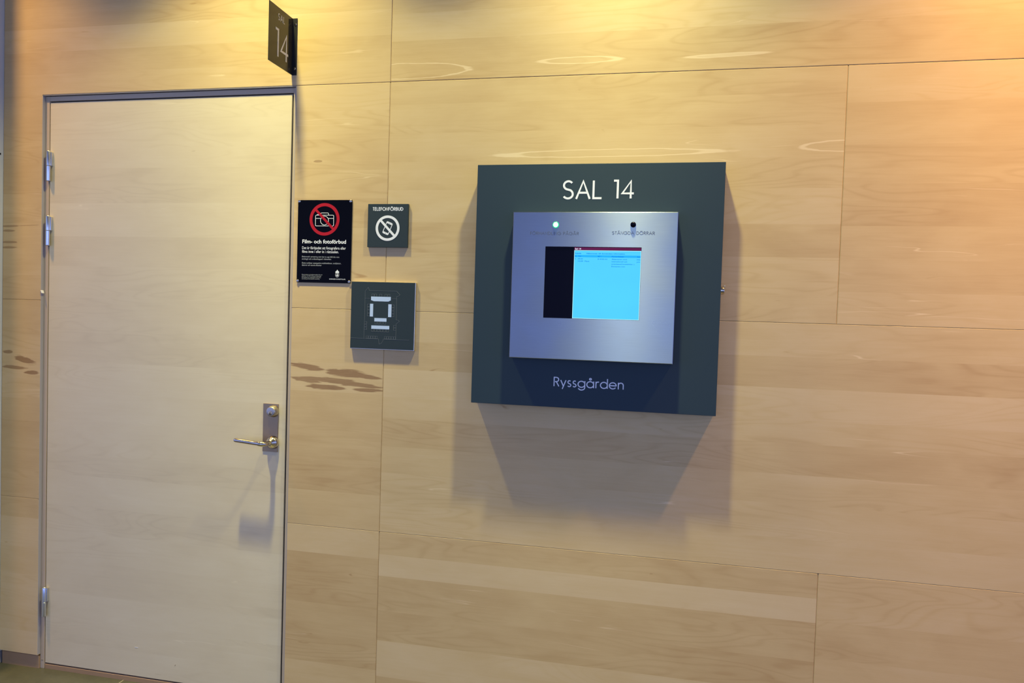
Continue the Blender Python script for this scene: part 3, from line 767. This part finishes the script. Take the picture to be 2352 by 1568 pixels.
pl.stroke(bm, [(-.0669, -.0820), (-.0660, .0859), (-.0548, .0996), (-.0499, .0880), (.0515, .0880), (.0647, .0754), (.0600, .0708), (.0528, .0692), (.0525, -.0128), (.0610, -.0140), (.0644, -.0182), (.0526, -.0274), (.0528, -.0822)], LW)
pl.stroke(bm, [(-.1180, -.0820), (-.0113, -.0825), (-.0095, -.1004), (-.0020, -.0985), (.0041, -.0899), (.0060, -.0825), (.1025, -.0825)], LW)
pl.stroke(bm, [(-.0660, .0604), (-.0470, .0604)], LW); pl.stroke(bm, [(.0345, .0610), (.0525, .0610)], LW)
fp.part('room_outline', bm, M['line_grey'], label='thin grey room outline')
def cup(bm, x, y, w, h, d):
    o = {'n': [(x, y), (x, y + h), (x + w, y + h), (x + w, y)], 's': [(x, y + h), (x, y), (x + w, y), (x + w, y + h)],
         'w': [(x + w, y), (x, y), (x, y + h), (x + w, y + h)], 'e': [(x, y), (x + w, y), (x + w, y + h), (x, y + h)]}[d]
    pl.stroke(bm, o, LW)
def seats(lst):
    for a in lst:
        bm = nb(); cup(bm, *a); fp.part('seat_symbol', bm, M['line_grey'])
seats([(x, .0685, .0075, .0078, 'n') for x in (-.0405, -.0305, -.0110, .0085, .0195)])
seats([(-.0565, y, .0080, .0088, 'w') for y in (-.0018, .0096, .0210, .0312)] + [(.0362, y, .0080, .0088, 'e') for y in (-.0022, .0090, .0204, .0306)])
seats([(x, -.0300, .0070, .0080, 's') for x in (-.0268, -.0155, -.0045, .0070)])
seats([(x, -.0568, .0075, .0082, 's') for x in (-.0388, -.0276, -.0164, -.0052, .0060, .0172)])
seats([(-.0655, y, .0085, .0072, 'e') for y in (-.0500, -.0395, -.0296)] + [(.0432, y, .0085, .0075, 'w') for y in (-.0495, -.0400)])
for x_ in [-.0585 + .0086 * k for k in range(5)] + [.0098 + .0086 * k for k in range(5)]:
    bm = nb(); pl.stroke(bm, [(x_, -.0812), (x_, -.0732), (x_ + .0078, -.0732), (x_ + .0078, -.0812)], LW * .8, closed=True)
    fp.part('seat_symbol', bm, M['line_grey'])

# ------------------------------------------------------------------ information board with screen
PY, SY = -.070, -.110
ib = Thing('information_board', 'large square anthracite wall board reading SAL 14 and Ryssgården around a steel screen unit', 'display board', (.745, 0, 1.1610))
ib.part('board_box', box(nb(), (.3445, PY, 1.1615), (1.1440, -.0002, 1.9580), .0012), M['anthracite'], label='deep anthracite box')
pl = Plane((0, PY, 0), th=.0006)
bm = nb(); glyphs(bm, pl, 'SAL', .6335, 1.8440, .7605, .0590, .0066, gap=.10)
glyphs(bm, pl, '14', .7975, 1.8455, .8630, .0590, .0066, gap=.10)
ib.part('lettering', bm, M['letter'], label='large heading SAL 14')
bm = nb(); glyphs(bm, pl, 'Ryssgården', .6240, 1.2310, .8535, .0305, .0034, gap=.12)
ib.part('lettering', bm, M['letter'], label='name Ryssgården')
# steel cover: folded tray with a cut-out for the screen
sx0, sx1, sz0, sz1 = .4795, 1.0045, 1.3220, 1.7965
hx0, hx1, hz0, hz1 = .5890, .8958, 1.4552, 1.6855
bm = nb()
def prism_y(bm, x0, x1, z0, z1, y0, y1): box(bm, (x0, y0, z0), (x1, y1, z1))
V = lambda x, y, z: bm.verts.new((x, y, z))
b = .0016
def loop(x0, x1, z0, z1, y): return [V(x0, y, z0), V(x1, y, z0), V(x1, y, z1), V(x0, y, z1)]
Lb = loop(sx0, sx1, sz0, sz1, PY); Lc = loop(sx0, sx1, sz0, sz1, SY + b); Ld = loop(sx0 + b, sx1 - b, sz0 + b, sz1 - b, SY)
Lh = loop(hx0, hx1, hz0, hz1, SY); Li = loop(hx0, hx1, hz0, hz1, SY + .004)
for A, B in ((Lb, Lc), (Lc, Ld), (Ld, Lh), (Lh, Li)):
    for k in range(4): bm.faces.new((A[k], A[(k + 1) % 4], B[(k + 1) % 4], B[k]))
bm.faces.new(Li)
cover = ib.part('steel_cover', bm, M['brushed'], label='brushed stainless steel cover')
pl = Plane((0, SY, 0), th=.0003)
def cp(name, bm, mat, smooth=False, **p):
    bmesh.ops.translate(bm, verts=bm.verts, vec=-ib.base); return bm_obj(name, bm, mat, cover, smooth, **p)
for (x, z, mt, lb) in ((.6205, 1.7550, 'led', 'lit green indicator lamp'), (.8670, 1.7565, 'dark', 'unlit dark indicator lamp')):
    bm = nb(); r = .0105 if mt == 'led' else .0088
    if mt == 'dark': lathe(bm, [(0, r), (.003, r), (.006, r * .9), (.0085, r * .6), (.0095, 0)], (x, SY, z), (0, -1, 0), 28)
    else: lathe(bm, [(0, r), (.0012, r), (.0022, r * .92), (.0026, r * .72), (.0050, r * .66), (.0075, r * .45), (.0085, 0)], (x, SY, z), (0, -1, 0), 28)
    cp('indicator_lamp', bm, M['led'] if mt == 'led' else M['bezel'], True, label=lb)
bm = nb(); glyphs(bm, pl, 'STÄNGDA DÖRRAR', .8015, 1.7255, .9345, .0098, .0012, gap=.14)
cp('lettering', bm, M['etch'], label='engraved words under the dark lamp')
bm = nb(); glyphs(bm, pl, 'FÖRHANDLING PÅGÅR', .5375, 1.7225, .6955, .0098, .0012, gap=.14)
cp('lettering', bm, M['etch'], label='engraved words under the green lamp')
# display
yS = SY + .0030
scr = ib.part('screen', box(nb(), (hx0, yS, hz0), (hx1, yS + .0012, hz1)), M['bezel'], label='dark unlit left part of the display')
def sp(name, bm, mat, flat=False, **p):
    bmesh.ops.translate(bm, verts=bm.verts, vec=-ib.base)
    if flat:
        me = bpy.data.meshes.new(name); bm.to_mesh(me); bm.free(); return link(name, me, mat, scr, **p)
    return bm_obj(name, bm, mat, scr, False, **p)
pl = Plane((0, yS, 0), th=.0002)
wx0, wx1, wz0, wz1 = .6828, .8950, 1.4560, 1.6745
bm = nb(); pl.rect(bm, wx0, wz0, wx1, wz1); sp('screen_page', bm, M['scr'], label='glowing cyan page')
bm = nb(); pl.rect(bm, wx0 - .0002, 1.6752, hx1 - .0008, 1.6838); sp('title_bar', bm, M['scr_title'], label='plum title bar')
bm = nb(); pl.stroke(bm, [(wx0 + .0008, wz0 + .0008), (wx0 + .0008, wz1 - .0006), (wx1 - .0006, wz1 - .0006), (wx1 - .0006, wz0 + .0008)], .0014, .0002, .0003, closed=True)
sp('page_border', bm, M['scr_edge'], label='pale border line')
bm = nb(); pl.rect(bm, wx0 + .0018, 1.6526, wx1 - .0014, 1.6594, .0002, .0003); sp('table_header_band', bm, M['scr_band'], label='blue header band')
p2 = Plane((0, yS - .0003, 0), th=.0003)
bm = nb(); type_text(bm, p2, 'Sal 14', .6850, 1.6768, .7045, .0052, .02); sp('lettering', bm, M['scr_white'], True, label='white title Sal 14')
bm = nb()
for (s, x0, z, x1, b_) in (('Rubrik:', .6860, 1.6630, .7060, .015), ('Välkommen till domstolens information', .7210, 1.6628, .8440, .01),
        ('Nr', .6862, 1.6540, .6915, .015), ('Tid', .6955, 1.6540, .7050, .015), ('Mål', .7590, 1.6540, .7690, .015), ('Parter/Saken', .8030, 1.6540, .8410, .015), ('Anm', .8820, 1.6540, .8925, .015),
        ('1', .6865, 1.6455, .6880, 0), ('09:00', .6950, 1.6455, .7112, 0), ('B 4345-23', .7590, 1.6455, .7890, 0), ('Åklagaren mot', .8030, 1.6452, .8520, 0), ('Hvb', .8820, 1.6450, .8925, 0),
        ('10:00  Paus', .6955, 1.6383, .7320, 0), ('internationell och', .8030, 1.6380, .8520, 0), ('pröv', .8820, 1.6378, .8925, 0),
        ('organiserad brottslighet ./.', .8025, 1.6303, .8760, 0), ('Domarens rum', .8025, 1.6228, .8455, 0)):
    type_text(bm, p2, s, x0, z, x1, .0036, b_ + .02)
sp('lettering', bm, M['scr_text'], True, label='small blue schedule text')
# lock on the right side
bm = nb(); lathe(bm, [(0, .0125), (.003, .0125), (.010, .0122), (.0125, .0110), (.0135, .0088), (.0136, 0)], (1.1440, -.030, 1.5590), (1, 0, 0), 32)
lk = ib.part('side_lock', bm, M['chrome'], smooth=True, label='small chrome lock on the right side')
bm = nb(); box(bm, (1.1560, -.0335, 1.5715), (1.1590, -.0300, 1.5760), .0005)
bmesh.ops.translate(bm, verts=bm.verts, vec=-ib.base); bm_obj('lock_tab', bm, M['brass'], lk)

# ------------------------------------------------------------------ ceiling downlight fittings above the frame
for i, (x, _, _) in enumerate(LAMPS):
    nm = ['beyond the corner post, far left of', 'above the door edge, left of', 'above', 'right of', 'far right of'][i]
    dl = Thing('ceiling_downlight', 'round recessed ceiling downlight ' + nm + ' the information board', 'ceiling light', (x, LAMP_Y, ZT))
    dl.o['group'] = 'ceiling downlights along the wall'
    bm = nb(); lathe(bm, [(-.002, .075), (0.0, .078), (.006, .078), (.008, .072), (.004, .062), (-.002, .058)], (x, LAMP_Y, ZT), (0, 0, -1), 40)
    dl.part('trim_ring', bm, M['satin'], smooth=True)
    bm = nb(); lathe(bm, [(.0, .056), (.002, .056)], (x, LAMP_Y, ZT), (0, 0, -1), 32)
    dl.part('lens', bm, M['lens'])
